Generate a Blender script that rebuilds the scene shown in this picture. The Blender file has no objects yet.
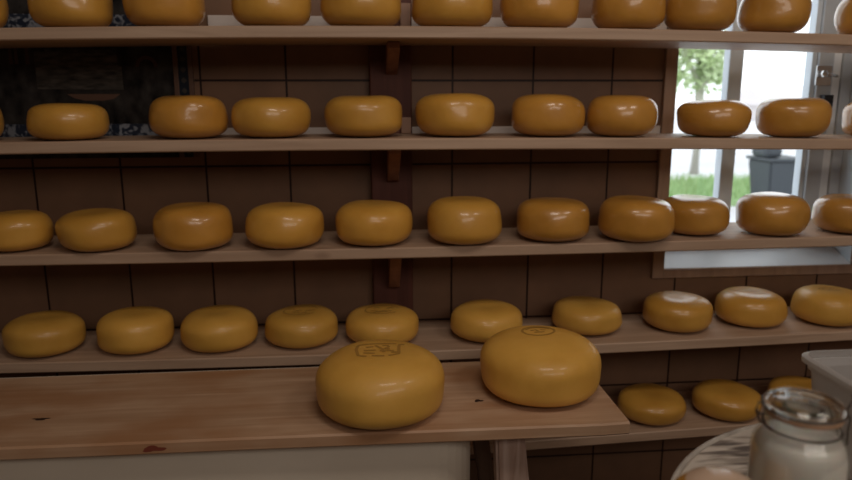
import bpy, bmesh, math, random
from mathutils import Vector, Matrix, noise
PI = math.pi
scene = bpy.context.scene
C = scene.collection
random.seed(7)

# ---------------------------------------------------------------- camera
cam = bpy.data.cameras.new('camera'); cam_o = bpy.data.objects.new('camera', cam); C.objects.link(cam_o)
cam.sensor_width = 36.0; cam.lens = 29.467; cam.clip_end = 300; cam.clip_start = 0.02
RX = Vector((0.99587766, -0.09069074, -0.00169778))
RU = Vector((0.02004803, 0.20181657, 0.97921813))
RD = Vector((0.08846337, 0.9752155, -0.20280278))
cam_o.matrix_world = Matrix(((RX.x, RU.x, -RD.x, 0), (RX.y, RU.y, -RD.y, 0), (RX.z, RU.z, -RD.z, 0), (0, 0, 0, 1)))
cam.dof.use_dof = True; cam.dof.focus_distance = 1.40; cam.dof.aperture_fstop = 3.6
scene.camera = cam_o

# ---------------------------------------------------------------- world: white overcast sky
w = bpy.data.worlds.new('overcast'); scene.world = w; w.use_nodes = True
bg = w.node_tree.nodes['Background']; bg.inputs[0].default_value = (0.90, 0.96, 1.0, 1); bg.inputs[1].default_value = 2.0

# ---------------------------------------------------------------- lamps of the room and an added fill light
def area(name, loc, target, sx, sy, power, col):
    l = bpy.data.lights.new(name, 'AREA'); l.shape = 'RECTANGLE'; l.size = sx; l.size_y = sy; l.energy = power; l.color = col
    o = bpy.data.objects.new(name, l); C.objects.link(o); o.location = loc
    o.rotation_euler = (Vector(target) - Vector(loc)).to_track_quat('-Z', 'Y').to_euler()
    return o
WARM = (1.0, 0.86, 0.74)
area('ceiling_lamp', (0.25, 0.35, 1.38), (0.3, 1.5, -0.4), 0.8, 0.35, 7.5, WARM)
area('ceiling_lamp', (1.55, 0.45, 1.38), (1.1, 1.5, -0.4), 0.6, 0.30, 5.0, WARM)
# unseen broad fill added behind the camera to brighten wall and cheeses
area('fill_light', (0.9, -1.6, 1.15), (0.6, 2.0, -0.35), 2.6, 0.8, 21.0, (1.0, 0.89, 0.80))

scene.view_settings.view_transform = 'Standard'; scene.view_settings.look = 'None'
scene.view_settings.exposure = 0.0; scene.view_settings.gamma = 1.0; scene.view_settings.use_curve_mapping = False

# ---------------------------------------------------------------- constants of the place
D = 2.1633; F = 1.8633
TX0 = -0.97164; TZ0 = 0.04483; TW = 0.25; TH = 0.2533
FLOOR = -1.55; CEIL = 1.5

# ---------------------------------------------------------------- materials
def mat(name):
    m = bpy.data.materials.new(name); m.use_nodes = True
    nt = m.node_tree; return m, nt, nt.nodes['Principled BSDF'], nt.nodes.new, nt.links.new
def simple(name, col, rough=0.5, metal=0.0, **kw):
    m, nt, b, N, L = mat(name)
    b.inputs['Base Color'].default_value = (*col, 1); b.inputs['Roughness'].default_value = rough; b.inputs['Metallic'].default_value = metal
    for k, v in kw.items(): b.inputs[k].default_value = v
    return m
def ramp(nt, stops):
    r = nt.nodes.new('ShaderNodeValToRGB'); e = r.color_ramp.elements
    while len(e) < len(stops): e.new(0.5)
    for i, (p, c) in enumerate(stops): e[i].position = p; e[i].color = (*c, 1)
    return r
def noisy(name, c1, c2, scale=(1, 1, 1), nscale=5, rough=0.5, bump=0.0, detail=4, coat=0.0, spec=None):
    m, nt, b, N, L = mat(name)
    tc = N('ShaderNodeTexCoord'); mp = N('ShaderNodeMapping'); mp.inputs['Scale'].default_value = scale
    n = N('ShaderNodeTexNoise'); n.inputs['Scale'].default_value = nscale; n.inputs['Detail'].default_value = detail
    L(tc.outputs['Object'], mp.inputs[0]); L(mp.outputs[0], n.inputs['Vector'])
    r = ramp(nt, [(0.3, c1), (0.7, c2)]); L(n.outputs['Fac'], r.inputs[0]); L(r.outputs[0], b.inputs['Base Color'])
    b.inputs['Roughness'].default_value = rough
    if coat: b.inputs['Coat Weight'].default_value = coat; b.inputs['Coat Roughness'].default_value = 0.2
    if spec is not None: b.inputs['Specular IOR Level'].default_value = spec
    if bump:
        bp = N('ShaderNodeBump'); bp.inputs['Strength'].default_value = bump; bp.inputs['Distance'].default_value = 0.004
        L(n.outputs['Fac'], bp.inputs['Height']); L(bp.outputs[0], b.inputs['Normal'])
    return m
def wood(name, c1, c2, rough=0.55, knots=None, along=0, stain=None):
    """grain runs along the X (0), Y (1) or Z (2) axis"""
    m, nt, b, N, L = mat(name)
    tc = N('ShaderNodeTexCoord'); mp = N('ShaderNodeMapping')
    s = [14, 14, 14]; s[along] = 0.9; mp.inputs['Scale'].default_value = s
    n = N('ShaderNodeTexNoise'); n.inputs['Scale'].default_value = 2.2; n.inputs['Detail'].default_value = 7; n.inputs['Distortion'].default_value = 1.1
    L(tc.outputs['Object'], mp.inputs[0]); L(mp.outputs[0], n.inputs['Vector'])
    r = ramp(nt, [(0.32, c1), (0.52, tuple((a + d) / 2 for a, d in zip(c1, c2))), (0.7, c2)]); L(n.outputs['Fac'], r.inputs[0])
    out = r.outputs[0]
    if stain:
        n2 = N('ShaderNodeTexNoise'); n2.inputs['Scale'].default_value = 4.5; n2.inputs['Detail'].default_value = 3
        mp2 = N('ShaderNodeMapping'); s2 = [1.6, 1.6, 1.6]; s2[along] = 0.8; mp2.inputs['Scale'].default_value = s2
        L(tc.outputs['Object'], mp2.inputs[0]); L(mp2.outputs[0], n2.inputs['Vector'])
        r2 = ramp(nt, [(0.44, (0, 0, 0)), (0.64, (0.6, 0.6, 0.6))]); L(n2.outputs['Fac'], r2.inputs[0])
        mx = N('ShaderNodeMixRGB'); mx.inputs[2].default_value = (*stain, 1); L(r2.outputs[0], mx.inputs[0]); L(out, mx.inputs[1]); out = mx.outputs[0]
    if knots:
        v = N('ShaderNodeTexVoronoi'); v.inputs['Scale'].default_value = knots[0]
        mp3 = N('ShaderNodeMapping'); s3 = [1.0, 1.0, 1.0]; s3[along] = 0.45; mp3.inputs['Scale'].default_value = s3
        L(tc.outputs['Object'], mp3.inputs[0]); L(mp3.outputs[0], v.inputs['Vector'])
        r3 = ramp(nt, [(knots[1], (1, 1, 1)), (knots[1] * 2.2, (0, 0, 0))]); L(v.outputs['Distance'], r3.inputs[0])
        mx = N('ShaderNodeMixRGB'); mx.inputs[2].default_value = (c1[0] * .35, c1[1] * .28, c1[2] * .25, 1); L(r3.outputs[0], mx.inputs[0]); L(out, mx.inputs[1]); out = mx.outputs[0]
    L(out, b.inputs['Base Color']); b.inputs['Roughness'].default_value = rough
    bp = N('ShaderNodeBump'); bp.inputs['Strength'].default_value = 0.25; bp.inputs['Distance'].default_value = 0.002
    L(n.outputs['Fac'], bp.inputs['Height']); L(bp.outputs[0], b.inputs['Normal'])
    return m
def tiles():
    m, nt, b, N, L = mat('brown_glazed_tiles')
    tc = N('ShaderNodeTexCoord'); sp = N('ShaderNodeSeparateXYZ'); L(tc.outputs['Object'], sp.inputs[0])
    cb = N('ShaderNodeCombineXYZ')
    for k, (ax, off) in enumerate((('X', TX0 - 20 * TW), ('Z', TZ0 - 20 * TH))):
        a = N('ShaderNodeMath'); a.operation = 'SUBTRACT'; a.inputs[1].default_value = off; L(sp.outputs[ax], a.inputs[0]); L(a.outputs[0], cb.inputs[k])
    br = N('ShaderNodeTexBrick'); br.offset = 0.0; br.squash = 1.0
    br.inputs['Scale'].default_value = 1.0; br.inputs['Mortar Size'].default_value = 0.0035; br.inputs['Mortar Smooth'].default_value = 0.3
    br.inputs['Brick Width'].default_value = TW; br.inputs['Row Height'].default_value = TH; br.inputs['Bias'].default_value = 0.0
    br.inputs['Color1'].default_value = (0.215, 0.122, 0.074, 1); br.inputs['Color2'].default_value = (0.25, 0.142, 0.088, 1)
    br.inputs['Mortar'].default_value = (0.022, 0.008, 0.005, 1)
    L(cb.outputs[0], br.inputs['Vector'])
    n = N('ShaderNodeTexNoise'); n.inputs['Scale'].default_value = 9; L(tc.outputs['Object'], n.inputs['Vector'])
    mx = N('ShaderNodeMixRGB'); mx.blend_type = 'MULTIPLY'; mx.inputs[0].default_value = 0.5
    r = ramp(nt, [(0.3, (0.75, 0.75, 0.75)), (0.7, (1.15, 1.1, 1.05))]); L(n.outputs['Fac'], r.inputs[0])
    L(br.outputs['Color'], mx.inputs[1]); L(r.outputs[0], mx.inputs[2]); L(mx.outputs[0], b.inputs['Base Color'])
    b.inputs['Roughness'].default_value = 0.45; b.inputs['Specular IOR Level'].default_value = 0.3
    bp = N('ShaderNodeBump'); bp.inputs['Strength'].default_value = 0.6; bp.inputs['Distance'].default_value = 0.003; bp.invert = True
    L(br.outputs['Fac'], bp.inputs['Height']); L(bp.outputs[0], b.inputs['Normal'])
    return m
def cheese_mat(name, c1, c2, rough, coat):
    m, nt, b, N, L = mat(name)
    tc = N('ShaderNodeTexCoord'); n = N('ShaderNodeTexNoise'); n.inputs['Scale'].default_value = 11; n.inputs['Detail'].default_value = 3
    oi = N('ShaderNodeObjectInfo'); ad = N('ShaderNodeVectorMath'); ad.operation = 'ADD'
    L(tc.outputs['Object'], ad.inputs[0]); L(oi.outputs['Random'], ad.inputs[1]); L(ad.outputs[0], n.inputs['Vector'])
    r = ramp(nt, [(0.28, c1), (0.72, c2)]); L(n.outputs['Fac'], r.inputs[0])
    hs = N('ShaderNodeHueSaturation'); mr = N('ShaderNodeMapRange'); mr.inputs['To Min'].default_value = 0.9; mr.inputs['To Max'].default_value = 1.1
    L(oi.outputs['Random'], mr.inputs['Value']); L(mr.outputs[0], hs.inputs['Value']); L(r.outputs[0], hs.inputs['Color'])
    L(hs.outputs[0], b.inputs['Base Color'])
    b.inputs['Roughness'].default_value = rough; b.inputs['Coat Weight'].default_value = coat; b.inputs['Coat Roughness'].default_value = 0.13
    b.inputs['Subsurface Weight'].default_value = 0.12; b.inputs['Subsurface Radius'].default_value = (1, 0.5, 0.2); b.inputs['Subsurface Scale'].default_value = 0.012
    n2 = N('ShaderNodeTexNoise'); n2.inputs['Scale'].default_value = 26; L(ad.outputs[0], n2.inputs['Vector'])
    bp = N('ShaderNodeBump'); bp.inputs['Strength'].default_value = 0.25; bp.inputs['Distance'].default_value = 0.004
    L(n2.outputs['Fac'], bp.inputs['Height']); L(bp.outputs[0], b.inputs['Normal']); L(bp.outputs[0], b.inputs['Coat Normal'])
    return m
def glass(name, col=(0.9, 0.95, 0.93), rough=0.02):
    return simple(name, col, rough, 0, **{'Transmission Weight': 1.0, 'IOR': 1.45})
def thin_glass(name, tint, amount):
    m, nt, b, N, L = mat(name); nt.nodes.remove(b)
    t = N('ShaderNodeBsdfTransparent'); t.inputs[0].default_value = (*tint, 1); g = N('ShaderNodeBsdfGlossy'); g.inputs['Roughness'].default_value = 0.03
    lw = N('ShaderNodeLayerWeight'); lw.inputs['Blend'].default_value = 0.25
    fn = N('ShaderNodeMapRange'); fn.inputs['To Min'].default_value = 0.03; fn.inputs['To Max'].default_value = amount; L(lw.outputs['Facing'], fn.inputs['Value'])
    mx = N('ShaderNodeMixShader'); L(fn.outputs[0], mx.inputs[0])
    L(t.outputs[0], mx.inputs[1]); L(g.outputs[0], mx.inputs[2]); L(mx.outputs[0], nt.nodes['Material Output'].inputs[0])
    return m
def pane_mat():
    m, nt, b, N, L = mat('window_glass'); nt.nodes.remove(b)
    t = N('ShaderNodeBsdfTransparent'); g = N('ShaderNodeBsdfGlossy'); g.inputs['Roughness'].default_value = 0.02
    mx = N('ShaderNodeMixShader'); mx.inputs[0].default_value = 0.05
    L(t.outputs[0], mx.inputs[1]); L(g.outputs[0], mx.inputs[2]); L(mx.outputs[0], nt.nodes['Material Output'].inputs[0])
    return m
M = dict(
    tiles=tiles(), shelf=wood('pale_pine', (0.385, 0.262, 0.18), (0.515, 0.37, 0.265), 0.5, knots=(2.4, 0.022)),
    board=wood('worn_beech_board', (0.42, 0.26, 0.155), (0.56, 0.38, 0.25), 0.5, knots=(3.1, 0.014), stain=(0.34, 0.15, 0.055)),
    post=wood('dark_red_wood', (0.085, 0.024, 0.014), (0.13, 0.040, 0.025), 0.65, along=2),
    bracket=wood('orange_brown_wood', (0.21, 0.09, 0.05), (0.30, 0.14, 0.08), 0.55, along=2),
    block=wood('pale_block_wood', (0.32, 0.19, 0.13), (0.42, 0.26, 0.18), 0.55, along=2),
    trim=wood('window_trim_wood', (0.32, 0.205, 0.145), (0.42, 0.28, 0.20), 0.45, along=2),
    leg=wood('weathered_leg_wood', (0.36, 0.22, 0.16), (0.70, 0.55, 0.47), 0.7, along=2),
    darkleg=wood('grey_brown_leg_wood', (0.12, 0.07, 0.045), (0.24, 0.155, 0.11), 0.7, along=2),
    c_gloss=cheese_mat('amber_waxed_rind', (0.47, 0.222, 0.034), (0.60, 0.30, 0.053), 0.38, 0.75),
    c_mid=cheese_mat('golden_rind', (0.56, 0.285, 0.045), (0.66, 0.36, 0.065), 0.42, 0.5),
    c_matt=cheese_mat('pale_golden_rind', (0.60, 0.325, 0.055), (0.70, 0.40, 0.080), 0.48, 0.25),
    stamp=simple('brown_stamp_ink', (0.40, 0.215, 0.042), 0.5),
    paper=simple('white_label_paper', (0.52, 0.38, 0.28), 0.35, **{'Coat Weight': 0.8}),
    rim=noisy('chipped_white_rim', (0.30, 0.27, 0.24), (0.50, 0.46, 0.41), nscale=30, rough=0.6), white=simple('white_glaze', (0.72, 0.66, 0.62), 0.3),
    frame=simple('white_grey_window_paint', (0.62, 0.70, 0.77), 0.4),
    stile=simple('grey_window_paint', (0.47, 0.51, 0.55), 0.5),
    sill=simple('white_glazed_sill', (0.80, 0.83, 0.85), 0.35),
    pane=pane_mat(), steel=simple('polished_steel', (0.7, 0.7, 0.7), 0.22, 1.0), black=simple('black_plastic', (0.012, 0.012, 0.014), 0.4),
    wire=simple('dark_bail_wire', (0.10, 0.085, 0.075), 0.4, 0.8),
    glass=glass('lid_glass'), jar=thin_glass('jar_glass', (0.97, 0.98, 0.97), 0.45), milk=simple('milky_brine', (0.68, 0.65, 0.61), 0.35, **{'Subsurface Weight': 0.2, 'Subsurface Scale': 0.02}),
    gasket=simple('faded_orange_rubber', (0.45, 0.27, 0.16), 0.6),
    tub=simple('frosted_plastic', (0.66, 0.65, 0.64), 0.3, **{'Transmission Weight': 0.6}),
    vat=noisy('cream_enamel', (0.72, 0.64, 0.52), (0.80, 0.72, 0.60), nscale=3, rough=0.5),
    plaster=noisy('plaster', (0.36, 0.28, 0.22), (0.42, 0.33, 0.26), nscale=3, rough=0.8),
    floor=noisy('stone_floor', (0.14, 0.10, 0.08), (0.22, 0.16, 0.12), nscale=6, rough=0.5),
    mural=noisy('dark_painted_tile', (0.004, 0.004, 0.005), (0.060, 0.054, 0.050), scale=(1.0, 1.0, 0.7), nscale=30, rough=0.3, detail=8, spec=0.25),
    mural_grey=simple('dim_grey_glaze', (0.055, 0.047, 0.040), 0.4), mural_brown=simple('brown_glaze', (0.15, 0.08, 0.052), 0.4),
    mural_house=noisy('mottled_grey_glaze', (0.005, 0.006, 0.006), (0.11, 0.095, 0.08), scale=(25, 1, 90), nscale=1.0, rough=0.35, detail=3), mural_red=simple('dull_red_glaze', (0.075, 0.030, 0.022), 0.4), mural_blue=simple('ink_blue_glaze', (0.010, 0.016, 0.028), 0.3),
    grass=noisy('lawn', (0.28, 0.42, 0.19), (0.42, 0.58, 0.31), nscale=3, rough=0.9),
    leaf=noisy('leaf_green', (0.48, 0.60, 0.30), (0.62, 0.74, 0.46), nscale=1.2, rough=0.7),
    bark=simple('bark', (0.50, 0.48, 0.42), 0.9), paving=noisy('light_paving', (0.55, 0.55, 0.57), (0.68, 0.68, 0.69), nscale=0.6, rough=0.8),
    bin=simple('dark_grey_plastic', (0.04, 0.05, 0.06), 0.6), housewall=simple('pale_render', (0.68, 0.64, 0.64), 0.8), roof=simple('pinkish_roof_tile', (0.74, 0.69, 0.70), 0.8),
)
# blue and white patterned strip
def delft():
    m, nt, b, N, L = mat('blue_white_glaze')
    tc = N('ShaderNodeTexCoord'); n = N('ShaderNodeTexNoise'); n.inputs['Scale'].default_value = 42; n.inputs['Detail'].default_value = 2; n.inputs['Distortion'].default_value = 1.5
    L(tc.outputs['Object'], n.inputs['Vector']); r = ramp(nt, [(0.48, (0.02, 0.028, 0.05)), (0.62, (0.25, 0.27, 0.31))])
    L(n.outputs['Fac'], r.inputs[0]); L(r.outputs[0], b.inputs['Base Color']); b.inputs['Roughness'].default_value = 0.3
    return m
M['delft'] = delft()
def tabletop():
    m, nt, b, N, L = mat('worn_white_paint')
    tc = N('ShaderNodeTexCoord'); mp = N('ShaderNodeMapping'); mp.inputs['Scale'].default_value = (2.2, 16, 4)
    n = N('ShaderNodeTexNoise'); n.inputs['Scale'].default_value = 4.5; n.inputs['Detail'].default_value = 6; n.inputs['Distortion'].default_value = 0.5
    L(tc.outputs['Object'], mp.inputs[0]); L(mp.outputs[0], n.inputs['Vector'])
    # the paint is worn through in a patch left of the middle
    sb = N('ShaderNodeVectorMath'); sb.operation = 'DISTANCE'; sb.inputs[1].default_value = (-0.172, 0.262, 0.0); L(tc.outputs['Object'], sb.inputs[0])
    mr = N('ShaderNodeMapRange'); mr.inputs['From Min'].default_value = 0.03; mr.inputs['From Max'].default_value = 0.095; mr.inputs['To Min'].default_value = 0.13; mr.inputs['To Max'].default_value = -0.14
    L(sb.outputs['Value'], mr.inputs['Value'])
    ad = N('ShaderNodeMath'); L(n.outputs['Fac'], ad.inputs[0]); L(mr.outputs[0], ad.inputs[1])
    r = ramp(nt, [(0.50, (0.52, 0.47, 0.41)), (0.60, (0.30, 0.26, 0.22)), (0.72, (0.10, 0.08, 0.07))]); L(ad.outputs[0], r.inputs[0]); L(r.outputs[0], b.inputs['Base Color'])
    b.inputs['Roughness'].default_value = 0.6
    return m
M['tabletop'] = tabletop()

# ---------------------------------------------------------------- helpers
def link_bm(name, bm, m, parent=None, smooth=False, loc=None):
    me = bpy.data.meshes.new(name)
    bmesh.ops.recalc_face_normals(bm, faces=bm.faces[:])
    bm.to_mesh(me); bm.free()
    if smooth:
        for p in me.polygons: p.use_smooth = True
    me.materials.append(m)
    o = bpy.data.objects.new(name, me); C.objects.link(o)
    if loc is not None: o.location = loc
    if parent is not None: o.parent = parent
    return o
def box(bm, x0, x1, y0, y1, z0, z1, bevel=0.0, seg=2):
    v = [bm.verts.new(p) for p in ((x0, y0, z0), (x1, y0, z0), (x1, y1, z0), (x0, y1, z0), (x0, y0, z1), (x1, y0, z1), (x1, y1, z1), (x0, y1, z1))]
    f = [bm.faces.new([v[i] for i in q]) for q in ((0, 3, 2, 1), (4, 5, 6, 7), (0, 1, 5, 4), (1, 2, 6, 5), (2, 3, 7, 6), (3, 0, 4, 7))]
    if bevel:
        e = list({e for q in f for e in q.edges})
        bmesh.ops.bevel(bm, geom=e, offset=bevel, segments=seg, affect='EDGES', profile=0.5)
def boxes(name, lst, m, parent=None, bevel=0.0, smooth=False):
    bm = bmesh.new()
    for b in lst: box(bm, *b, bevel=bevel)
    return link_bm(name, bm, m, parent, smooth)
def lathe(bm, prof, n=48, cx=0, cy=0, cz=0, close=False):
    rings = []
    for r, z in prof:
        if r < 1e-6: rings.append([bm.verts.new((cx, cy, cz + z))])
        else: rings.append([bm.verts.new((cx + r * math.cos(2 * PI * i / n), cy + r * math.sin(2 * PI * i / n), cz + z)) for i in range(n)])
    pairs = list(zip(rings, rings[1:]))
    if close: pairs.append((rings[-1], rings[0]))
    for a, b in pairs:
        if len(a) == 1 and len(b) == 1: continue
        for i in range(n):
            j = (i + 1) % n
            if len(a) == 1: bm.faces.new((a[0], b[i], b[j]))
            elif len(b) == 1: bm.faces.new((a[i], b[0], a[j]))
            else: bm.faces.new((a[i], b[i], b[j], a[j]))
def tube(bm, pts, r, n=8, closed=False):
    pts = [Vector(p) for p in pts]; rings = []
    up = Vector((0, 0, 1))
    for i, p in enumerate(pts):
        if closed: t = pts[(i + 1) % len(pts)] - pts[i - 1]
        else: t = pts[min(i + 1, len(pts) - 1)] - pts[max(i - 1, 0)]
        t.normalize(); s = t.cross(up)
        if s.length < 1e-3: s = t.cross(Vector((0, 1, 0)))
        s.normalize(); q = s.cross(t)
        rings.append([bm.verts.new(p + r * (math.cos(2 * PI * k / n) * s + math.sin(2 * PI * k / n) * q)) for k in range(n)])
    for a, b in list(zip(rings, rings[1:])) + ([(rings[-1], rings[0])] if closed else []):
        for k in range(n): bm.faces.new((a[k], a[(k + 1) % n], b[(k + 1) % n], b[k]))
    if not closed:
        bm.faces.new(rings[0]); bm.faces.new(rings[-1][::-1])
def empty(name, loc=(0, 0, 0)):
    o = bpy.data.objects.new(name, None); C.objects.link(o); o.location = loc; o.empty_display_size = 0.05; return o
def tag(o, label=None, cat=None, group=None, kind=None):
    if label: o['label'] = label
    if cat: o['category'] = cat
    if group: o['group'] = group
    if kind: o['kind'] = kind
    return o
def struct(o, label=None): return tag(o, label, kind='structure')

# ---------------------------------------------------------------- room shell
HX0, HX1, HZ0, HZ1 = 0.981, 1.640, -0.560, 0.62     # window opening
WT = 0.16
struct(boxes('wall_back', [(-2.5, HX0, D, D + WT, FLOOR, CEIL), (HX1, 2.6, D, D + WT, FLOOR, CEIL), (HX0, HX1, D, D + WT, FLOOR, HZ0), (HX0, HX1, D, D + WT, HZ1, CEIL)], M['tiles']))
struct(boxes('wall_left', [(-2.6, -2.5, -2.6, D + WT, FLOOR, CEIL)], M['plaster']))
struct(boxes('wall_right', [(2.6, 2.7, -2.6, D + WT, FLOOR, CEIL)], M['plaster']))
struct(boxes('wall_front', [(-2.5, 2.6, -2.6, -2.5, FLOOR, CEIL)], M['plaster']))
struct(boxes('floor', [(-2.6, 2.7, -2.6, D + WT, FLOOR - 0.1, FLOOR)], M['floor']))
struct(boxes('ceiling', [(-2.6, 2.7, -2.6, D + WT, CEIL, CEIL + 0.1)], M['plaster']))

# window
win = struct(empty('window_1', (1.27, D + 0.12, HZ0)), 'white painted two-pane window with a brown wooden surround')
def wchild(name, lst, m, bevel=0.0, parent=win):
    o = boxes(name, lst, m, None, bevel); o.parent = parent; o.matrix_parent_inverse = Matrix.Translation(-Vector(parent.location))
    return o
fy0, fy1 = D + 0.095, D + 0.14
fr = wchild('window_frame', [(HX0, 1.022, fy0, fy1, HZ0, HZ1), (1.208, 1.256, fy0 + 0.003, fy1, HZ0 + 0.06, HZ1 - 0.05), (HX0, HX1, fy0, fy1, HZ0 + 0.001, HZ0 + 0.075), (HX0, HX1, fy0, fy1, HZ1 - 0.05, HZ1)], M['frame'], 0.003)
wchild('glazing_bead', [(1.497, 1.514, fy0 + 0.008, fy1, HZ0 + 0.07, HZ1 - 0.05)], M['frame'], 0.002)
wchild('stile', [(1.514, 1.567, fy0 - 0.004, fy1, HZ0 + 0.002, HZ1 - 0.001), (1.601, HX1 - 0.001, fy0 - 0.002, fy1, HZ0 + 0.002, HZ1 - 0.001)], M['stile'], 0.003)
wchild('outer_frame', [(1.5672, 1.6008, fy0 + 0.006, fy1, HZ0 + 0.002, HZ1 - 0.001)], M['sill'], 0.003)
for x0, x1 in ((1.022, 1.208), (1.256, 1.497)):
    wchild('glass_pane', [(x0, x1, fy0 + 0.02, fy0 + 0.024, HZ0 + 0.07, HZ1 - 0.05)], M['pane'])
# linings of the opening
wchild('window_lining', [(HX1 - 0.0005, HX1 + 0.012, D - 0.002, D + WT, HZ0, HZ1)], M['frame'])
# sill, slightly sloping into the room
bm = bmesh.new(); y0, y1 = D - 0.006, fy0 + 0.002
pts = [(y0, -0.590), (y0, HZ0), (y1, HZ0 + 0.040), (y1, -0.590)]
a = [bm.verts.new((HX0 - 0.0, y, z)) for y, z in pts]; b_ = [bm.verts.new((HX1, y, z)) for y, z in pts]
bm.faces.new(a); bm.faces.new(b_[::-1])
for i in range(4): bm.faces.new((a[i], a[(i + 1) % 4], b_[(i + 1) % 4], b_[i]))
o = link_bm('window_sill', bm, M['sill']); o.parent = win; o.matrix_parent_inverse = Matrix.Translation(-Vector(win.location)); o['label'] = 'white glossy sill'
# latch
lt = boxes('window_latch', [(1.505, 1.560, fy0 - 0.010, fy0 - 0.004, 0.030, 0.095)], M['steel'], bevel=0.002)
lt.parent = win; lt.matrix_parent_inverse = Matrix.Translation(-Vector(win.location)); lt['label'] = 'shiny steel latch'
bm = bmesh.new(); lathe(bm, [(0, -0.011), (0.009, -0.010), (0.012, 0), (0.009, 0.010), (0, 0.011)], 16); bmesh.ops.transform(bm, matrix=Matrix.Translation((1.522, fy0 - 0.026, 0.068)), verts=bm.verts[:])
o = link_bm('latch_knob', bm, M['steel'], lt, True)
bm = bmesh.new(); tube(bm, [(1.522, fy0 - 0.010, 0.068), (1.522, fy0 - 0.026, 0.068)], 0.005); tube(bm, [(1.522, fy0 - 0.020, 0.068), (1.545, fy0 - 0.024, 0.066), (1.572, fy0 - 0.022, 0.060)], 0.005)
link_bm('latch_lever', bm, M['steel'], lt, True)
o = boxes('stay_block', [(1.528, 1.562, fy0 - 0.03, fy0 - 0.004, -0.075, 0.0)], M['black'], bevel=0.003); o.parent = win; o.matrix_parent_inverse = Matrix.Translation(-Vector(win.location)); o['label'] = 'black block under the latch'
# wooden surround on the wall face
o = struct(boxes('trim_1', [(0.942, HX0, D - 0.016, D, -0.592, HZ1 + 0.04)], M['trim'], bevel=0.002), 'brown wooden trim on the left of the window')
o = struct(boxes('trim_2', [(HX0, HX1 + 0.042, D - 0.016, D - 0.0065, -0.592, HZ0 - 0.001)], M['trim'], bevel=0.002), 'brown wooden trim under the window sill')
o = struct(boxes('trim_3', [(HX1 + 0.001, HX1 + 0.042, D - 0.016, D, -0.558, HZ1 + 0.04)], M['trim'], bevel=0.002), 'brown wooden trim on the right of the window')
# white upstand strips along the wall behind the two upper shelves
struct(boxes('trim_4', [(-0.438, 0.024, D - 0.010, D, 0.150, 0.229), (0.153, 0.940, D - 0.010, D, 0.150, 0.229)], M['white'], bevel=0.002), 'white tile strip behind the top shelf')
struct(boxes('trim_5', [(-0.438, 0.024, D - 0.010, D, -0.135, -0.094), (0.153, 0.940, D - 0.010, D, -0.135, -0.094)], M['white'], bevel=0.002), 'white tile strip behind the second shelf')

# ---------------------------------------------------------------- outside the window
struct(boxes('ground_paving', [(-6, 60, D + WT + 0.6, 90, -1.75, -1.62)], M['paving']))
bm = bmesh.new()
box(bm, 3.5, 14, 9.8, 12.9, -1.62, -1.60)
for _ in range(5200):
    x = random.uniform(4.2, 10.5); y = random.uniform(9.9, 12.8); h = random.uniform(0.08, 0.2); a = random.uniform(0, PI); dx, dy = 0.016 * math.cos(a), 0.016 * math.sin(a)
    l = random.uniform(-0.05, 0.05)
    bm.faces.new([bm.verts.new(p) for p in ((x - dx, y - dy, -1.6), (x + dx, y + dy, -1.6), (x + l, y + l, -1.6 + h))])
tag(link_bm('grass', bm, M['grass']), 'bright green lawn seen low through the window panes', 'grass', kind='stuff')
# tree
tr = tag(empty('tree', (6.9, 14.0, -1.62)), 'pale green blurred tree outside behind the left window pane', 'tree')
bm = bmesh.new(); rings = []
tube(bm, [(0, 0, 0), (0.03, 0, 1.0), (0.0, 0.05, 1.9), (0.06, 0, 2.8)], 0.10, 10)
tube(bm, [(0, 0.03, 1.7), (0.4, 0.1, 2.3), (0.7, 0.1, 3.0)], 0.05, 8); tube(bm, [(0, 0.03, 1.8), (-0.4, -0.1, 2.4), (-0.6, -0.1, 3.1)], 0.05, 8)
link_bm('trunk', bm, M['bark'], tr, True)
bm = bmesh.new()
cl = [(-.5, 0, 2.0, .35), (.45, .1, 2.0, .3), (0, 0, 1.9, .3), (-.1, -.2, 2.45, .4), (-.55, 0, 2.55, .42), (-.1, 0, 2.75, .45), (.35, 0.1, 2.5, .36), (-.3, 0, 3.2, .6), (.45, 0, 3.2, .55), (.95, 0, 3.05, .4), (0.1, 0.2, 3.8, .7), (.8, 0, 3.7, .5), (1.3, 0, 3.5, .35), (.1, 0, 2.2, .3)]
for cx, cy, cz, r in cl:
    for _ in range(int(420 * r)):
        d = Vector((random.gauss(0, 1), random.gauss(0, 1), random.gauss(0, 1))).normalized() * r * random.random() ** 0.4
        c = Vector((cx, cy, cz)) + d; s = random.uniform(0.06, 0.11)
        t = Vector((random.gauss(0, 1), random.gauss(0, 1), random.gauss(0, 1))).normalized(); u = t.orthogonal().normalized()
        bm.faces.new([bm.verts.new(c + q) for q in (-t * s, u * s * .5, t * s, -u * s * .5)])
link_bm('foliage', bm, M['leaf'], tr)
# far house
hs = tag(empty('house', (29.5, 42, -2.5)), 'pale far house with a pinkish roof outside the right window pane', 'house')
boxes('wall', [(-4, 2.2, 0, 5, 0, 1.9)], M['housewall'], hs)
bm = bmesh.new(); a = [bm.verts.new(p) for p in ((-4.3, -.3, 1.85), (-4.3, 5.3, 1.85), (-4.3, 2.5, 3.1))]; b_ = [bm.verts.new(p) for p in ((2.5, -.3, 1.85), (2.5, 5.3, 1.85), (2.5, 2.5, 3.1))]
bm.faces.new(a); bm.faces.new(b_[::-1])
for i in range(3): bm.faces.new((a[i], a[(i + 1) % 3], b_[(i + 1) % 3], b_[i]))
link_bm('roof', bm, M['roof'], hs)
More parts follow.
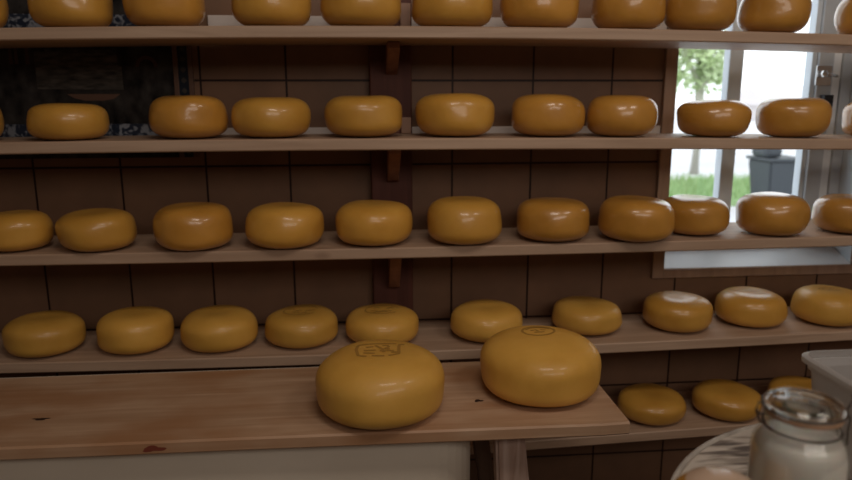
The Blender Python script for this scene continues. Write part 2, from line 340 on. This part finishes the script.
# dark grey container
bn = tag(empty('outdoor_container', (5.72, 9.2, -1.62)), 'dark grey blurred container outside behind the right window pane', 'container')
bm = bmesh.new()
b0 = [(-.24, -.26), (.24, -.26), (.24, .26), (-.24, .26)]
a = [bm.verts.new((x * .85, y * .85, .10)) for x, y in b0]; b_ = [bm.verts.new((x * 1.1, y * 1.1, .74)) for x, y in b0]
bm.faces.new(a[::-1]); bm.faces.new(b_)
for i in range(4): bm.faces.new((a[i], a[(i + 1) % 4], b_[(i + 1) % 4], b_[i]))
bmesh.ops.bevel(bm, geom=bm.edges[:], offset=0.02, segments=2, affect='EDGES')
link_bm('body', bm, M['bin'], bn)
bm = bmesh.new(); box(bm, -.29, .29, -.31, .31, .74, .78, 0.015); box(bm, -.29, -.04, -.2, .2, .78, .97, 0.06); link_bm('lid', bm, M['bin'], bn)
for s in (-1, 1):
    bm = bmesh.new(); lathe(bm, [(0, -.03), (.10, -.03), (.10, .03), (0, .03)], 20); bmesh.ops.transform(bm, matrix=Matrix.Translation((s * .22, .2, .10)) @ Matrix.Rotation(PI / 2, 4, 'Y'), verts=bm.verts[:])
    link_bm('wheel', bm, M['black'], bn)

# ---------------------------------------------------------------- tile mural on the left
mu = tag(empty('tile_mural', (-0.9, D, -0.18)), 'very dark tiled picture with brown border on the wall behind the upper left shelves', 'tile mural')
def mchild(name, bm_or_list, m, bevel=0.0):
    if isinstance(bm_or_list, list):
        bm = bmesh.new()
        for b in bm_or_list: box(bm, *b, bevel=bevel)
    else: bm = bm_or_list
    bmesh.ops.transform(bm, matrix=Matrix.Translation((0.9, -D, 0.18)), verts=bm.verts[:])
    return link_bm(name, bm, m, mu)
my = D - 0.009
mchild('picture_panel', [(-1.75, -0.545, my, D, -0.18, 0.62)], M['mural'])
mchild('border_bar', [(-0.545, -0.531, my - 0.003, D, -0.18, 0.62)], M['mural_brown'], 0.001)
mchild('border_bar', [(-0.503, -0.490, my - 0.003, D, -0.18, 0.62)], M['mural_brown'], 0.001)
mchild('border_strip', [(-0.531, -0.503, my, D, -0.18, 0.62)], M['mural_blue'])
bm = bmesh.new()
for k in range(26):
    z = -0.165 + k * 0.03; bm.faces.new([bm.verts.new((-0.517 + dx, my - 0.0008, z + dz)) for dx, dz in ((-.009, 0), (0, -.009), (.009, 0), (0, .009))])
mchild('border_ornament', bm, M['mural_grey'])
# painted picture: house with gables, trees, a barge and figures
def poly(bm, pts, y=my - 0.0007): bm.faces.new([bm.verts.new((x, y, z)) for x, z in pts])
bm = bmesh.new()
outline = [(-0.93, 0.02), (-0.93, 0.125), (-0.90, 0.125), (-0.90, 0.138), (-0.88, 0.138), (-0.88, 0.128), (-0.72, 0.131), (-0.70, 0.115), (-0.70, 0.085), (-0.69, 0.083), (-0.69, 0.018)]
poly(bm, outline)
mchild('painted_house', bm, M['mural_house'])
bm = bmesh.new()
poly(bm, [(-0.85, 0.006), (-0.70, 0.006), (-0.72, -0.008), (-0.75, -0.013), (-0.80, -0.013), (-0.83, -0.006)])
mchild('painted_barge', bm, M['mural_brown'])
for x in (-1.0, -0.985, -0.955):
    bm = bmesh.new(); poly(bm, [(x, 0.09), (x + 0.011, 0.09), (x + 0.009, 0.15), (x + 0.002, 0.15)]); mchild('painted_tower', bm, M['mural_red'])
bm = bmesh.new(); n = 12
for k in range(n):
    a0, a1 = PI * k / n, PI * (k + 1) / n; poly(bm, [(-0.62 + .032 * math.cos(a0), .083 + .032 * math.sin(a0)), (-0.62 + .032 * math.cos(a1), .083 + .032 * math.sin(a1)), (-0.62 + .021 * math.cos(a1), .083 + .021 * math.sin(a1)), (-0.62 + .021 * math.cos(a0), .083 + .021 * math.sin(a0))])
mchild('painted_arch', bm, M['mural_red'])
mchild('patterned_strip', [(-1.75, -0.552, my - 0.002, my, 0.175, 0.228), (-1.75, -0.552, my - 0.002, my, -0.125, -0.080)], M['delft'])

# ---------------------------------------------------------------- wooden post with brackets
YB = D - 0.040
po = tag(empty('shelf_post', (0.0885, D, FLOOR)), 'dark reddish wooden post on the tiled wall behind the shelves', 'post')
def pchild(name, lst, m, bevel=0.0):
    bm = bmesh.new()
    for b in lst: box(bm, *b, bevel=bevel)
    bmesh.ops.transform(bm, matrix=Matrix.Translation((-0.0885, -D, -FLOOR)), verts=bm.verts[:])
    return link_bm(name, bm, m, po)
pchild('upright', [(0.026, 0.151, YB, D, FLOOR, CEIL - 0.3)], M['post'], 0.004)
# polynomial heights of the shelf tops (boards sag a little away from the post)
ZT = [(-.0101, .0033, .1750), (-.0048, -.0012, -.1115), (.0033, .0001, -.4080), (.0081, .0005, -.7098), (0, .0318, -1.0167)]
TK = 0.030
def zt(i, x): a, b, c = ZT[i]; return a * x * x + b * x + c
for i in range(5):
    zb = zt(i, 0.09) - TK; bh = (0.085, 0.117, 0.155, 0.155, 0.155)[i]
    bm = bmesh.new(); x0, x1 = 0.074, 0.108
    pts = [(YB, zb - 0.001), (YB - 0.16, zb - 0.001), (YB - 0.16, zb - 0.020), (YB - 0.03, zb - bh + 0.01), (YB, zb - bh)]
    a = [bm.verts.new((x0, y, z)) for y, z in pts]; b_ = [bm.verts.new((x1, y, z)) for y, z in pts]
    bm.faces.new(a); bm.faces.new(b_[::-1])
    for k in range(5): bm.faces.new((a[k], a[(k + 1) % 5], b_[(k + 1) % 5], b_[k]))
    bmesh.ops.bevel(bm, geom=bm.edges[:], offset=0.002, segments=1, affect='EDGES')
    bmesh.ops.transform(bm, matrix=Matrix.Translation((-0.0885, -D, -FLOOR)), verts=bm.verts[:])
    link_bm('bracket', bm, M['bracket'], po)
for i, h in ((0, 0.085), (1, 0.047)):
    z = zt(i, 0.13) + 0.001
    pchild('block', [(0.117, 0.147, YB - 0.022, YB, z, z + h)], M['block'], 0.002)

# ---------------------------------------------------------------- shelves
SL = ['top pine shelf above the window panes, holding the cropped row of cheeses', 'second pine shelf from the top, level with the middle of the window',
      'third pine shelf from the top, running just above the window sill', 'fourth pine shelf from the top, behind the broad work board', 'lowest pine shelf, seen at the bottom right behind the round table']
def shelf(i):
    xs = [-1.45 + k * (1.95 + 1.45) / 48 for k in range(49)]
    rng = random.Random(i); bm = bmesh.new(); rows = []
    prof = [(F + 0.003, -TK), (F, -TK + 0.003), (F, -0.003), (F + 0.003, 0), (YB - 0.0005, 0), (YB - 0.0005, -TK)]
    for x in xs:
        rows.append([bm.verts.new((x, y, zt(i, x) + z)) for y, z in prof])
    for a, b in zip(rows, rows[1:]):
        for k in range(6): bm.faces.new((a[k], a[(k + 1) % 6], b[(k + 1) % 6], b[k]))
    bm.faces.new(rows[0]); bm.faces.new(rows[-1][::-1])
    o = link_bm('wall_shelf', bm, M['shelf']); tag(o, SL[i], 'shelf', 'pine shelves on the tiled wall')
for i in range(5): shelf(i)

# ---------------------------------------------------------------- cheeses
def spow(v, p): return math.copysign(abs(v) ** p, v)
def cheese_height(rn, H, dent, p=2.7, q=2.5):
    """height of the upper surface at radius rn (0..1) above mid height"""
    c = max(0.0, 1 - rn ** p) ** (1 / q)
    return H / 2 * c - dent * math.exp(-(rn / 0.42) ** 2)
def cheese(X, Y, Z, R, H, m, seed, dent=0.0, nseg=64, nr=30, p=2.7, q=2.5, tilt=0.0, lump=0.0035, dp=0.0, dq=0.0):
    rng = random.Random(seed); off = Vector((seed * 3.7, seed * 1.3, 5.1)); bm = bmesh.new()
    rings = []
    for k in range(nr + 1):
        t = -PI / 2 + PI * k / nr
        pp, qq = (p, q) if t > 0 else (p + dp, q + dq)      # the underside is squarer than the domed top
        rings.append((max(0, math.cos(t)) ** (2 / pp), spow(math.sin(t), 2 / qq)))
    # a few rings across the flat faces
    flat = [0.0, 0.15, 0.3, 0.42]
    prof = [(r, -(1 - r ** (p + dp)) ** (1 / (q + dq))) for r in flat] + [c for c in rings if c[0] > 0.5] + [(r, (1 - r ** p) ** (1 / q)) for r in flat[::-1]]
    vs = []
    for r, z in prof:
        n = 1 if r == 0 else nseg; ring = []
        for i in range(n):
            a = 2 * PI * i / nseg
            d = Vector((math.cos(a) * r, math.sin(a) * r, z))
            l = noise.noise(d * 1.1 + off) * lump * 1.6
            zz = z * H / 2 + H / 2
            if z > 0: zz += l * 0.6 * z - dent * math.exp(-(r / 0.42) ** 2)
            rr = R * r * (1 + l / R)
            # underside slumps a touch wider than the top
            rr *= 1 + 0.012 * (0.5 - zz / H)
            ring.append(bm.verts.new((rr * math.cos(a), rr * math.sin(a), max(0, zz))))
        vs.append(ring)
    for a, b in zip(vs, vs[1:]):
        for i in range(nseg):
            j = (i + 1) % nseg
            if len(a) == 1: bm.faces.new((a[0], b[j], b[i]))
            elif len(b) == 1: bm.faces.new((a[i], a[j], b[0]))
            else: bm.faces.new((a[i], a[j], b[j], b[i]))
    o = link_bm('cheese_wheel', bm, m, None, True, (X, Y, Z + 0.0006))
    o.rotation_euler = (0, tilt, 0)
    return o
def stamp(parent, R, H, dent, strokes, w=0.0022, m=None, lift=0.0007, label=None):
    """ink strokes lying on the upper surface of a cheese; strokes are polylines in local xy"""
    bm = bmesh.new(); me = parent.data
    from mathutils.bvhtree import BVHTree
    tree = BVHTree.FromPolygons([v.co.copy() for v in me.vertices], [tuple(pp.vertices) for pp in me.polygons])
    def zz(x, y):
        h = tree.ray_cast(Vector((x, y, 1)), Vector((0, 0, -1))); return h[0].z + lift
    for st in strokes:
        pts = []
        for a, b in zip(st, st[1:]):
            n = max(1, int(math.dist(a, b) / 0.006))
            for k in range(n): pts.append((a[0] + (b[0] - a[0]) * k / n, a[1] + (b[1] - a[1]) * k / n))
        pts.append(st[-1]); prev = None
        for i, (x, y) in enumerate(pts):
            q0 = pts[max(0, i - 1)]; q1 = pts[min(len(pts) - 1, i + 1)]; t = Vector((q1[0] - q0[0], q1[1] - q0[1]))
            if t.length < 1e-9: continue
            t.normalize(); nx, ny = -t.y * w, t.x * w
            cur = (bm.verts.new((x + nx, y + ny, zz(x + nx, y + ny))), bm.verts.new((x - nx, y - ny, zz(x - nx, y - ny))))
            if prev: bm.faces.new((prev[0], prev[1], cur[1], cur[0]))
            prev = cur
    o = link_bm('stamp', bm, m or M['stamp'], parent)
    if label: o['label'] = label
    return o
def oval(cx, cy, a, b, n=28, s=0, e=2 * PI): return [(cx + a * math.cos(s + (e - s) * k / n), cy + b * math.sin(s + (e - s) * k / n)) for k in range(n + 1)]

G, I, T_ = M['c_gloss'], M['c_mid'], M['c_matt']
ROWS = [
 ('cheeses on the top shelf', 0, [
  (-.998, 1.965, .089, .120, I, 'cheese cut by the left edge of the photo on the top shelf'),
  (-.746, 1.976, .101, .118, I, 'broad amber cheese on the top shelf, second from the left edge of the photo'),
  (-.510, 1.976, .101, .122, G, 'amber cheese on the top shelf, third from the left edge of the photo'),
  (-.232, 1.978, .103, .120, I, 'amber cheese on the top shelf standing apart, second to the left of the wooden post'),
  (.005, 1.986, .110, .120, I, 'amber cheese on the top shelf touching the wooden post on its left'),
  (.253, 1.988, .110, .122, I, 'amber cheese on the top shelf, first to the right of the wooden post'),
  (.496, 1.983, .108, .120, G, 'shiny amber cheese on the top shelf, second to the right of the wooden post'),
  (.746, 1.976, .100, .120, G, 'shiny amber cheese on the top shelf just left of the window edge'),
  (.952, 1.970, .095, .119, G, 'shiny dark amber cheese on the top shelf above the left window trim'),
  (1.168, 1.967, .092, .120, G, 'shiny dark amber cheese on the top shelf above the window panes'),
  (1.459, 1.965, .089, .120, G, 'dark amber cheese cut by the right edge of the photo on the top shelf')]),
 ('cheeses on the second shelf', 1, [
  (-1.031, 1.960, .084, .106, I, 'sliver of a cheese at the photo\'s left edge on the second shelf'),
  (-.782, 1.976, .100, .093, I, 'low matt golden cheese on the second shelf in front of the dark tile mural'),
  (-.467, 1.977, .102, .112, G, 'glossy amber cheese on the second shelf at the brown border of the mural'),
  (-.248, 1.983, .108, .106, I, 'golden cheese on the second shelf close against the glossy one by the mural border'),
  (.007, 1.984, .108, .111, I, 'glossy golden cheese on the second shelf partly in front of the wooden post'),
  (.264, 1.987, .111, .116, I, 'large glossy golden cheese on the second shelf, first to the right of the wooden post'),
  (.529, 1.979, .104, .114, G, 'glossy deep orange cheese on the second shelf with a dark streak low on its side'),
  (.742, 1.973, .098, .113, G, 'glossy orange cheese on the second shelf left of the window trim'),
  (1.021, 1.976, .101, .104, G, 'dark amber cheese on the second shelf in front of the left window pane'),
  (1.260, 1.974, .099, .112, G, 'dark amber cheese on the second shelf in front of the right window pane'),
  (1.522, 1.967, .092, .109, G, 'dark amber cheese cut by the right edge of the photo on the second shelf')]),
 ('cheeses on the third shelf', 2, [
  (-.934, 1.932, .091, .104, I, 'matt golden cheese cut by the left edge of the photo on the third shelf'),
  (-.717, 1.920, .100, .106, I, 'matt golden cheese on the third shelf, second from the left edge of the photo'),
  (-.462, 1.910, .103, .124, G, 'tall glossy amber cheese on the third shelf, third from the left edge of the photo'),
  (-.216, 1.915, .106, .119, I, 'golden cheese on the third shelf, second to the left of the wooden post'),
  (.029, 1.931, .109, .119, I, 'golden cheese on the third shelf in front of the wooden post'),
  (.282, 1.914, .105, .129, I, 'tall golden cheese on the third shelf, first to the right of the wooden post'),
  (.542, 1.927, .104, .120, G, 'glossy orange cheese on the third shelf, second to the right of the wooden post'),
  (.778, 1.897, .104, .123, G, 'orange cheese on the third shelf in front of the left window trim'),
  (.982, 1.965, .099, .112, G, 'orange cheese on the third shelf set back behind the one at the window trim'),
  (1.202, 1.924, .099, .122, G, 'orange cheese on the third shelf with a bright white top in the window light'),
  (1.438, 1.920, .096, .111, G, 'orange cheese cut by the right edge of the photo on the third shelf')]),
 ('cheeses on the fourth shelf', 3, [
  (-.895, 1.946, .102, .106, T_, 'dull golden cheese on the fourth shelf at the left edge of the photo'),
  (-.651, 1.953, .103, .112, T_, 'dull golden cheese on the fourth shelf, second from the left edge of the photo'),
  (-.419, 1.953, .106, .109, T_, 'dull golden cheese on the fourth shelf, third from the left edge of the photo'),
  (-.187, 1.967, .106, .102, T_, 'golden cheese with darkened sunken top, fourth from the left on the fourth shelf'),
  (.049, 1.964, .110, .098, T_, 'golden cheese with dark stamped top on the fourth shelf, behind the left large wheel'),
  (.359, 1.961, .107, .102, T_, 'golden cheese on the fourth shelf seen between the two large wheels'),
  (.671, 1.983, .104, .097, T_, 'golden cheese on the fourth shelf behind the right large wheel'),
  (.951, 1.967, .101, .107, I, 'glossy golden cheese on the fourth shelf below the left end of the window sill'),
  (1.194, 1.980, .104, .105, I, 'glossy golden cheese with window-lit top, second from the right on the fourth shelf'),
  (1.428, 1.949, .102, .110, T_, 'dull golden cheese with brown-marked top at the right end of the fourth shelf')]),
 ('cheeses on the lowest shelf', 4, [
  (.882, 1.955, .102, .088, I, 'low golden cheese on the lowest shelf beside the end of the work board'),
  (1.121, 1.943, .102, .090, I, 'low golden cheese on the lowest shelf left of the glass jar'),
  (1.362, 1.927, .099, .092, I, 'golden cheese on the lowest shelf mostly hidden behind the plastic tub')]),
]
made = {}
s = 1
for grp, i, lst in ROWS:
    for k, (X, Y, R, H, m, lab) in enumerate(lst):
        rg = random.Random(s * 11); dent = 0.002 if i < 3 else 0.004
        if i == 3 and k in (3, 4): dent = 0.006
        if i < 2: Y -= 0.024; X *= 0.988; R *= 0.988; H += 0.002
        if i == 2: Y += 0.013; H -= 0.003; X *= 1.002
        if i == 3: Y += 0.016; H -= 0.005; X *= 1.006
        if i == 4: Y += 0.012; H -= 0.005; X *= 1.005
        pz = {0: (3.4, 3.0, 0, 0), 1: (3.4, 3.1, 0, 0), 2: (3.3, 3.0, .3, .3), 3: (3.1, 2.9, .7, .6), 4: (3.1, 2.8, .7, .7)}[i]
        o = cheese(X, Y, zt(i, X), R, H, m, s, dent, p=pz[0] + rg.uniform(-.15, .15), q=pz[1] + rg.uniform(-.15, .15), dp=pz[2], dq=pz[3])
        tag(o, lab, 'cheese', grp); made[(i, k)] = (o, R, H, dent); s += 1
def smudge(o, R, H, dent, seed, n=7, sx=0.05, sy=0.04):
    rg = random.Random(seed); st = [oval(0, 0, sx, sy, 26, 0.3, 5.6)]
    for k in range(n):
        x = rg.uniform(-sx * .6, sx * .6); y = rg.uniform(-sy * .6, sy * .6); st.append([(x - .008, y - .004), (x + .004, y + .006), (x + .010, y - .003)])
    stamp(o, R, H, dent, st, 0.0022)
smudge(*made[(3, 3)], 3); smudge(*made[(3, 4)], 4, 9); smudge(*made[(3, 9)], 9, 5, .035, .02)

# ---------------------------------------------------------------- cream vat, trestle and work board
ZB = -0.68
def rrect(x0, x1, y0, y1, r, n=8):
    pts = []
    for cx, cy, a0 in ((x1 - r, y1 - r, 0), (x0 + r, y1 - r, PI / 2), (x0 + r, y0 + r, PI), (x1 - r, y0 + r, 1.5 * PI)):
        for k in range(n + 1): a = a0 + PI / 2 * k / n; pts.append((cx + r * math.cos(a), cy + r * math.sin(a)))
    return pts
def skin(bm, loops, cap0=True, cap1=True):
    vl = [[bm.verts.new(p) for p in l] for l in loops]; n = len(vl[0])
    for a, b in zip(vl, vl[1:]):
        for k in range(n): bm.faces.new((a[k], a[(k + 1) % n], b[(k + 1) % n], b[k]))
    if cap0: bm.faces.new(vl[0][::-1])
    if cap1: bm.faces.new(vl[-1])
    return vl
vt = tag(empty('cream_vat', (-0.5, 1.55, FLOOR)), 'cream round-cornered vat standing under the work board at lower left', 'vat')
vb = ZB - 0.030
def vloop(ins, z, r): return [(x + 0.5, y - 1.55, z - FLOOR) for x, y in rrect(-1.30 + ins, 0.235 - ins, 1.375 + ins, 1.78 - ins, r)]
bm = bmesh.new()
skin(bm, [vloop(0.03, FLOOR + 0.08, .07), vloop(0.0, FLOOR + 0.13, .10), vloop(0.0, vb - 0.02, .10), vloop(0.0, vb - 0.001, .10), vloop(0.012, vb - 0.001, .09), vloop(0.012, FLOOR + 0.15, .09)], True, True)
link_bm('vat_body', bm, M['vat'], vt, False)
for sx in (-1.2, 0.12):
    for sy in (1.45, 1.70):
        bm = bmesh.new(); lathe(bm, [(0, 0), (.03, 0), (.025, .09), (0, .09)], 16, sx + .5, sy - 1.55, 0); link_bm('foot', bm, M['black'], vt)
tr = tag(empty('trestle', (0.33, 1.5, FLOOR)), 'rough weathered wooden trestle holding up the right end of the work board', 'trestle')
def beam(name, p0, p1, wx, wy, m, bevel=0.004, parent=tr, taper=1.0):
    bm = bmesh.new(); p0, p1 = Vector(p0) - parent.location, Vector(p1) - parent.location
    vs = []
    for p, tp in ((p0, taper), (p1, 1.0)): vs.append([bm.verts.new(p + Vector((sx * wx * tp / 2, sy * wy / 2, 0))) for sx, sy in ((-1, -1), (1, -1), (1, 1), (-1, 1))])
    bm.faces.new(vs[0][::-1]); bm.faces.new(vs[1])
    for k in range(4): bm.faces.new((vs[0][k], vs[0][(k + 1) % 4], vs[1][(k + 1) % 4], vs[1][k]))
    bmesh.ops.bevel(bm, geom=bm.edges[:], offset=bevel, segments=2, affect='EDGES')
    return link_bm(name, bm, m, parent)
beam('leg', (0.38, 1.41, FLOOR), (0.308, 1.40, vb - 0.006), 0.064, 0.045, M['leg'], 0.006, taper=1.9)
beam('leg', (0.39, 1.66, FLOOR), (0.262, 1.60, vb - 0.001), 0.040, 0.040, M['darkleg'])
bm = bmesh.new(); box(bm, 0.07 - 0.005, 0.07 + 0.02, -0.08, 0.14, 0.25, 0.30, 0.003); link_bm('crossbar', bm, M['darkleg'], tr)
# board
def board():
    bm = bmesh.new(); xs = [-1.35 + k * 1.905 / 30 for k in range(31)]; rows = []
    yf = lambda x: 1.333 + 0.020 * (x + .3) ** 2 if x < -.3 else 1.333 - 0.012 * (x + .3)
    for x in xs:
        y0 = yf(x) if x < 0.5 else yf(x) + 0.004 * ((x - .5) / .05) ** 2
        y1 = 1.702
        prof = [(y0 + .004, -0.029), (y0, -0.025), (y0, -0.004), (y0 + .004, 0), (y1 - .003, 0), (y1, -0.003), (y1, -0.029)]
        rows.append([bm.verts.new((x, y, z)) for y, z in prof])
    for a, b in zip(rows, rows[1:]):
        for k in range(7): bm.faces.new((a[k], a[(k + 1) % 7], b[(k + 1) % 7], b[k]))
    bm.faces.new(rows[0]); bm.faces.new(rows[-1][::-1])
    o = link_bm('work_board', bm, M['board'], None, False, (0, 0, ZB)); tag(o, 'broad worn brown wooden work board carrying the two large cheeses', 'board')
    # dark knots and a reddish stain
    return o
bd = board()
def blot(name, m, cx, cy, rx, ry, onfront=False, lab=None):
    bm = bmesh.new(); n = 20; vs = []
    for k in range(n):
        a = 2 * PI * k / n; q = 1 + .25 * math.sin(3 * a + cx * 9) + .12 * math.sin(5 * a)
        if onfront: vs.append(bm.verts.new((cx + rx * q * math.cos(a), cy, -0.015 + ry * q * math.sin(a))))
        else: vs.append(bm.verts.new((cx + rx * q * math.cos(a), cy + ry * q * math.sin(a), 0.0004)))
    bm.faces.new(vs); o = link_bm(name, bm, m, bd); o['label'] = lab
M['knot'] = simple('dark_knot', (0.035, 0.014, 0.010), 0.6); M['redstain'] = simple('red_brown_stain', (0.20, 0.045, 0.025), 0.6)
blot('knot', M['knot'], 0.252, 1.462, 0.010, 0.006, lab='small dark knot near the right cheese')
blot('red_stain', M['redstain'], -0.43, 1.3328, 0.022, 0.006, True, 'reddish stain on the front edge')
blot('knot', M['knot'], -0.70, 1.46, 0.016, 0.006, lab='dark knot near the left end')
# two large wheels
A = cheese(0.030, 1.442, ZB, .140, .138, T_, 101, 0.003, 96, 40, 2.7, 2.5, dp=1.8, dq=1.8)
tag(A, 'large golden cheese wheel with rectangular brown stamp, left one on the work board', 'cheese', 'large cheeses on the work board')
B = cheese(0.405, 1.509, ZB, .138, .137, T_, 107, 0.003, 96, 40, 2.7, 2.5, dp=1.8, dq=1.8)
tag(B, 'large golden cheese wheel with oval brown stamp, right one on the work board', 'cheese', 'large cheeses on the work board')
sa = [[(-.046, .045), (-.050, .020), (-.046, -.012), (-.030, -.018)], [(-.046, .045), (-.02, .050), (.03, .050)], [(-.035, .012), (-.012, .014)], [(-.012, .040), (0, .022), (.004, .002)],
      [(.002, .038), (.012, .040), (.014, .030), (.004, .020), (.016, .018)], [(-.030, .030), (-.016, .034)], [(.046, .045), (.036, .045), (.034, .028), (.032, -.010), (.012, -.018)], [(.018, .000), (.030, -.002)], [(-.020, -.016), (.004, -.018)],
      [(-.036, .000), (-.014, -.003)], [(-.004, .010), (.024, .008)]]
sa = [[(x * 1.12 + .004, y * 1.15 - .010) for x, y in st] for st in sa]
stamp(A, .138, .145, .003, sa, 0.0034, label='faded brown rectangular stamp')
sb = [oval(0, .028, .038, .030), oval(0, .028, .030, .022, 28, .4, 2.7), [(-.018, .030), (-.006, .034), (0, .024)], [(.006, .034), (.018, .030)], [(-.012, .018), (.012, .018)]]
stamp(B, .136, .144, .003, sb, 0.0028, label='faded brown oval stamp')

# ---------------------------------------------------------------- round table
TZ = -0.5; tcx, tcy, tr_ = 0.697, 0.600, 0.361
rt = tag(empty('round_table', (tcx, tcy, FLOOR)), 'round table with a worn white painted top at the lower right', 'table')
bm = bmesh.new(); lathe(bm, [(0, -0.024), (tr_ - 0.006, -0.024), (tr_ - 0.002, -0.021), (tr_ - 0.002, -0.004), (tr_ - 0.006, 0), (0, 0)], 96)
o = link_bm('table_top', bm, M['tabletop'], rt, False, (0, 0, TZ - FLOOR))
bm = bmesh.new(); lathe(bm, [(tr_ - 0.0015, -0.040), (tr_ + 0.003, -0.040), (tr_ + 0.003, 0.001), (tr_ - 0.0015, 0.001)], 96, close=True)
link_bm('table_rim', bm, M['rim'], rt, True, (0, 0, TZ - FLOOR))
bm = bmesh.new(); lathe(bm, [(0, 0.04), (.05, .04), (.035, .2), (.03, .6), (.05, .95), (.09, TZ - FLOOR - .0245), (0, TZ - FLOOR - .0245)], 32); link_bm('pedestal', bm, M['darkleg'], rt, True)
bm = bmesh.new(); lathe(bm, [(0, 0), (.24, 0), (.24, .025), (.06, .05), (0, .05)], 40); link_bm('table_base', bm, M['darkleg'], rt)
# groove crossing the top near its left edge
# ---------------------------------------------------------------- clip-top jar
jx, jy = 0.4554, 0.6415
jr = tag(empty('clip_top_jar', (jx, jy, TZ)), 'clear clip-top glass jar of milky liquid on the round table', 'jar')
bm = bmesh.new()
outer = [(0, 0.001), (.042, 0.001), (.0465, .006), (.0475, .015), (.0475, .120), (.0462, .130), (.0415, .139), (.0365, .144), (.0355, .148), (.0375, .151), (.0375, .158), (.0360, .160)]
inner = [(.0335, .160), (.0335, .147), (.0380, .139), (.0440, .129), (.0460, .119), (.0460, .016), (.043, .008), (0, .006)]
lathe(bm, [(a_, z_ * 1.075) for a_, z_ in outer + inner], 64); link_bm('jar_body', bm, M['jar'], jr, True)
bm = bmesh.new(); lathe(bm, [(0, .0070), (.0420, .0095), (.0457, .0185), (.0457, .1270), (.0433, .1385), (.0385, .1475), (0, .1475)], 64); link_bm('milky_liquid', bm, M['milk'], jr, True)
bm = bmesh.new(); lathe(bm, [(.032, .1725), (.0375, .1725), (.0382, .1745), (.0375, .1765), (.032, .1765)], 64, close=True); link_bm('gasket', bm, M['gasket'], jr, True)
bm = bmesh.new()
lathe(bm, [(0, .1835), (.024, .1832), (.030, .1805), (.0325, .1770), (.0375, .1770), (.0388, .1785), (.0388, .1830), (.037, .1860), (.031, .1885), (.026, .1890), (0, .1890)], 64)
lid = link_bm('jar_lid', bm, M['glass'], jr, True)
def ring(r, z, s=0, e=2 * PI, n=48, tl=0.0): return [(r * math.cos(s + (e - s) * k / n), r * math.sin(s + (e - s) * k / n), z + tl * math.cos(s + (e - s) * k / n)) for k in range(n + (0 if e - s >= 2 * PI - .01 else 1))]
bm = bmesh.new(); tube(bm, ring(.0376, .1590), 0.0012, 6, True); link_bm('neck_wire', bm, M['wire'], jr, True)
bm = bmesh.new(); tube(bm, ring(.0400, .1805), 0.0012, 6, True); link_bm('lid_wire', bm, M['wire'], jr, True)
bm = bmesh.new()
for yy in (-.006, .006): tube(bm, [(-.0365, yy, 0.1590), (-.044, yy, 0.1640), (-.0485, yy, 0.1760), (-.0465, yy, 0.1850), (-.0395, yy, 0.1805)], 0.0012, 6)
tube(bm, [(-.0485, -.006, 0.1760), (-.0495, 0, 0.1760), (-.0485, .006, 0.1760)], 0.0012, 6)
link_bm('hinge_wire', bm, M['wire'], jr, True)
bm = bmesh.new()
tube(bm, [(.0395, -.012, 0.1805), (.046, -.010, 0.1890), (.052, -.004, 0.1920), (.056, .004, 0.1880)], 0.0012, 6)
tube(bm, [(.0395, -.012, 0.1805), (.0445, -.012, 0.1700), (.0450, -.010, 0.1550), (.049, -.006, 0.1380), (.051, .002, 0.1320), (.048, .008, 0.1420), (.044, .010, 0.1600), (.0395, .012, 0.1805)], 0.0012, 6)
link_bm('clasp_wire', bm, M['wire'], jr, True)

# ---------------------------------------------------------------- small ball cheese with a paper label
bc = cheese(0.348, 0.598, TZ, .060, .131, G, 55, 0.0, 56, 30, p=2.15, q=2.1, lump=.001)
bc.name = 'ball_cheese'; tag(bc, 'small round orange cheese with pale paper label on the round table, beside the jar', 'cheese')
# label: disc conforming to the crown
bm = bmesh.new()
def bz(r): return .0655 + .0655 * max(0, 1 - (r / .060) ** 2.15) ** (1 / 2.1) + 0.0012
lathe(bm, [(0, bz(0))] + [(r, bz(r)) for r in (.008, .016, .024, .030, .034)], 40); link_bm('paper_label', bm, M['paper'], bc, True)['label'] = 'pale glossy round paper label'

# ---------------------------------------------------------------- frosted plastic tub
tbx0, tbx1, tby0, tby1 = 0.609, 0.86, 0.70, 0.893
tb = tag(empty('plastic_tub', ((tbx0 + tbx1) / 2, (tby0 + tby1) / 2, TZ)), 'frosted white open plastic tub behind the glass jar at the right edge', 'tub')
cx, cy = (tbx0 + tbx1) / 2, (tby0 + tby1) / 2
def tl(ins, z, r): return [(x - cx, y - cy, z) for x, y in rrect(tbx0 + ins, tbx1 - ins, tby0 + ins, tby1 - ins, r, 6)]
bm = bmesh.new()
vl = skin(bm, [tl(.026, .001, .02), tl(.022, .004, .022), tl(.011, .120, .022), tl(.011, .124, .022), tl(.007, .124, .024), tl(.007, .133, .024)], True, False)
wl = skin(bm, [tl(.010, .1325, .022), tl(.0135, .122, .020), tl(.0245, .006, .020)], False, True)
n = len(vl[0])
for k in range(n): bm.faces.new((vl[-1][k], vl[-1][(k + 1) % n], wl[0][(k + 1) % n], wl[0][k]))
link_bm('tub_body', bm, M['tub'], tb, False)
bm = bmesh.new(); loops = [tl(.0065, .1332, .024), tl(.000, .1332, .026), tl(.000, .1400, .026), tl(.004, .1425, .026), tl(.0065, .1425, .024)]
vl = skin(bm, loops, False, False); n = len(vl[0])
for k in range(n): bm.faces.new((vl[-1][k], vl[-1][(k + 1) % n], vl[0][(k + 1) % n], vl[0][k]))
link_bm('tub_rim', bm, M['tub'], tb, False)
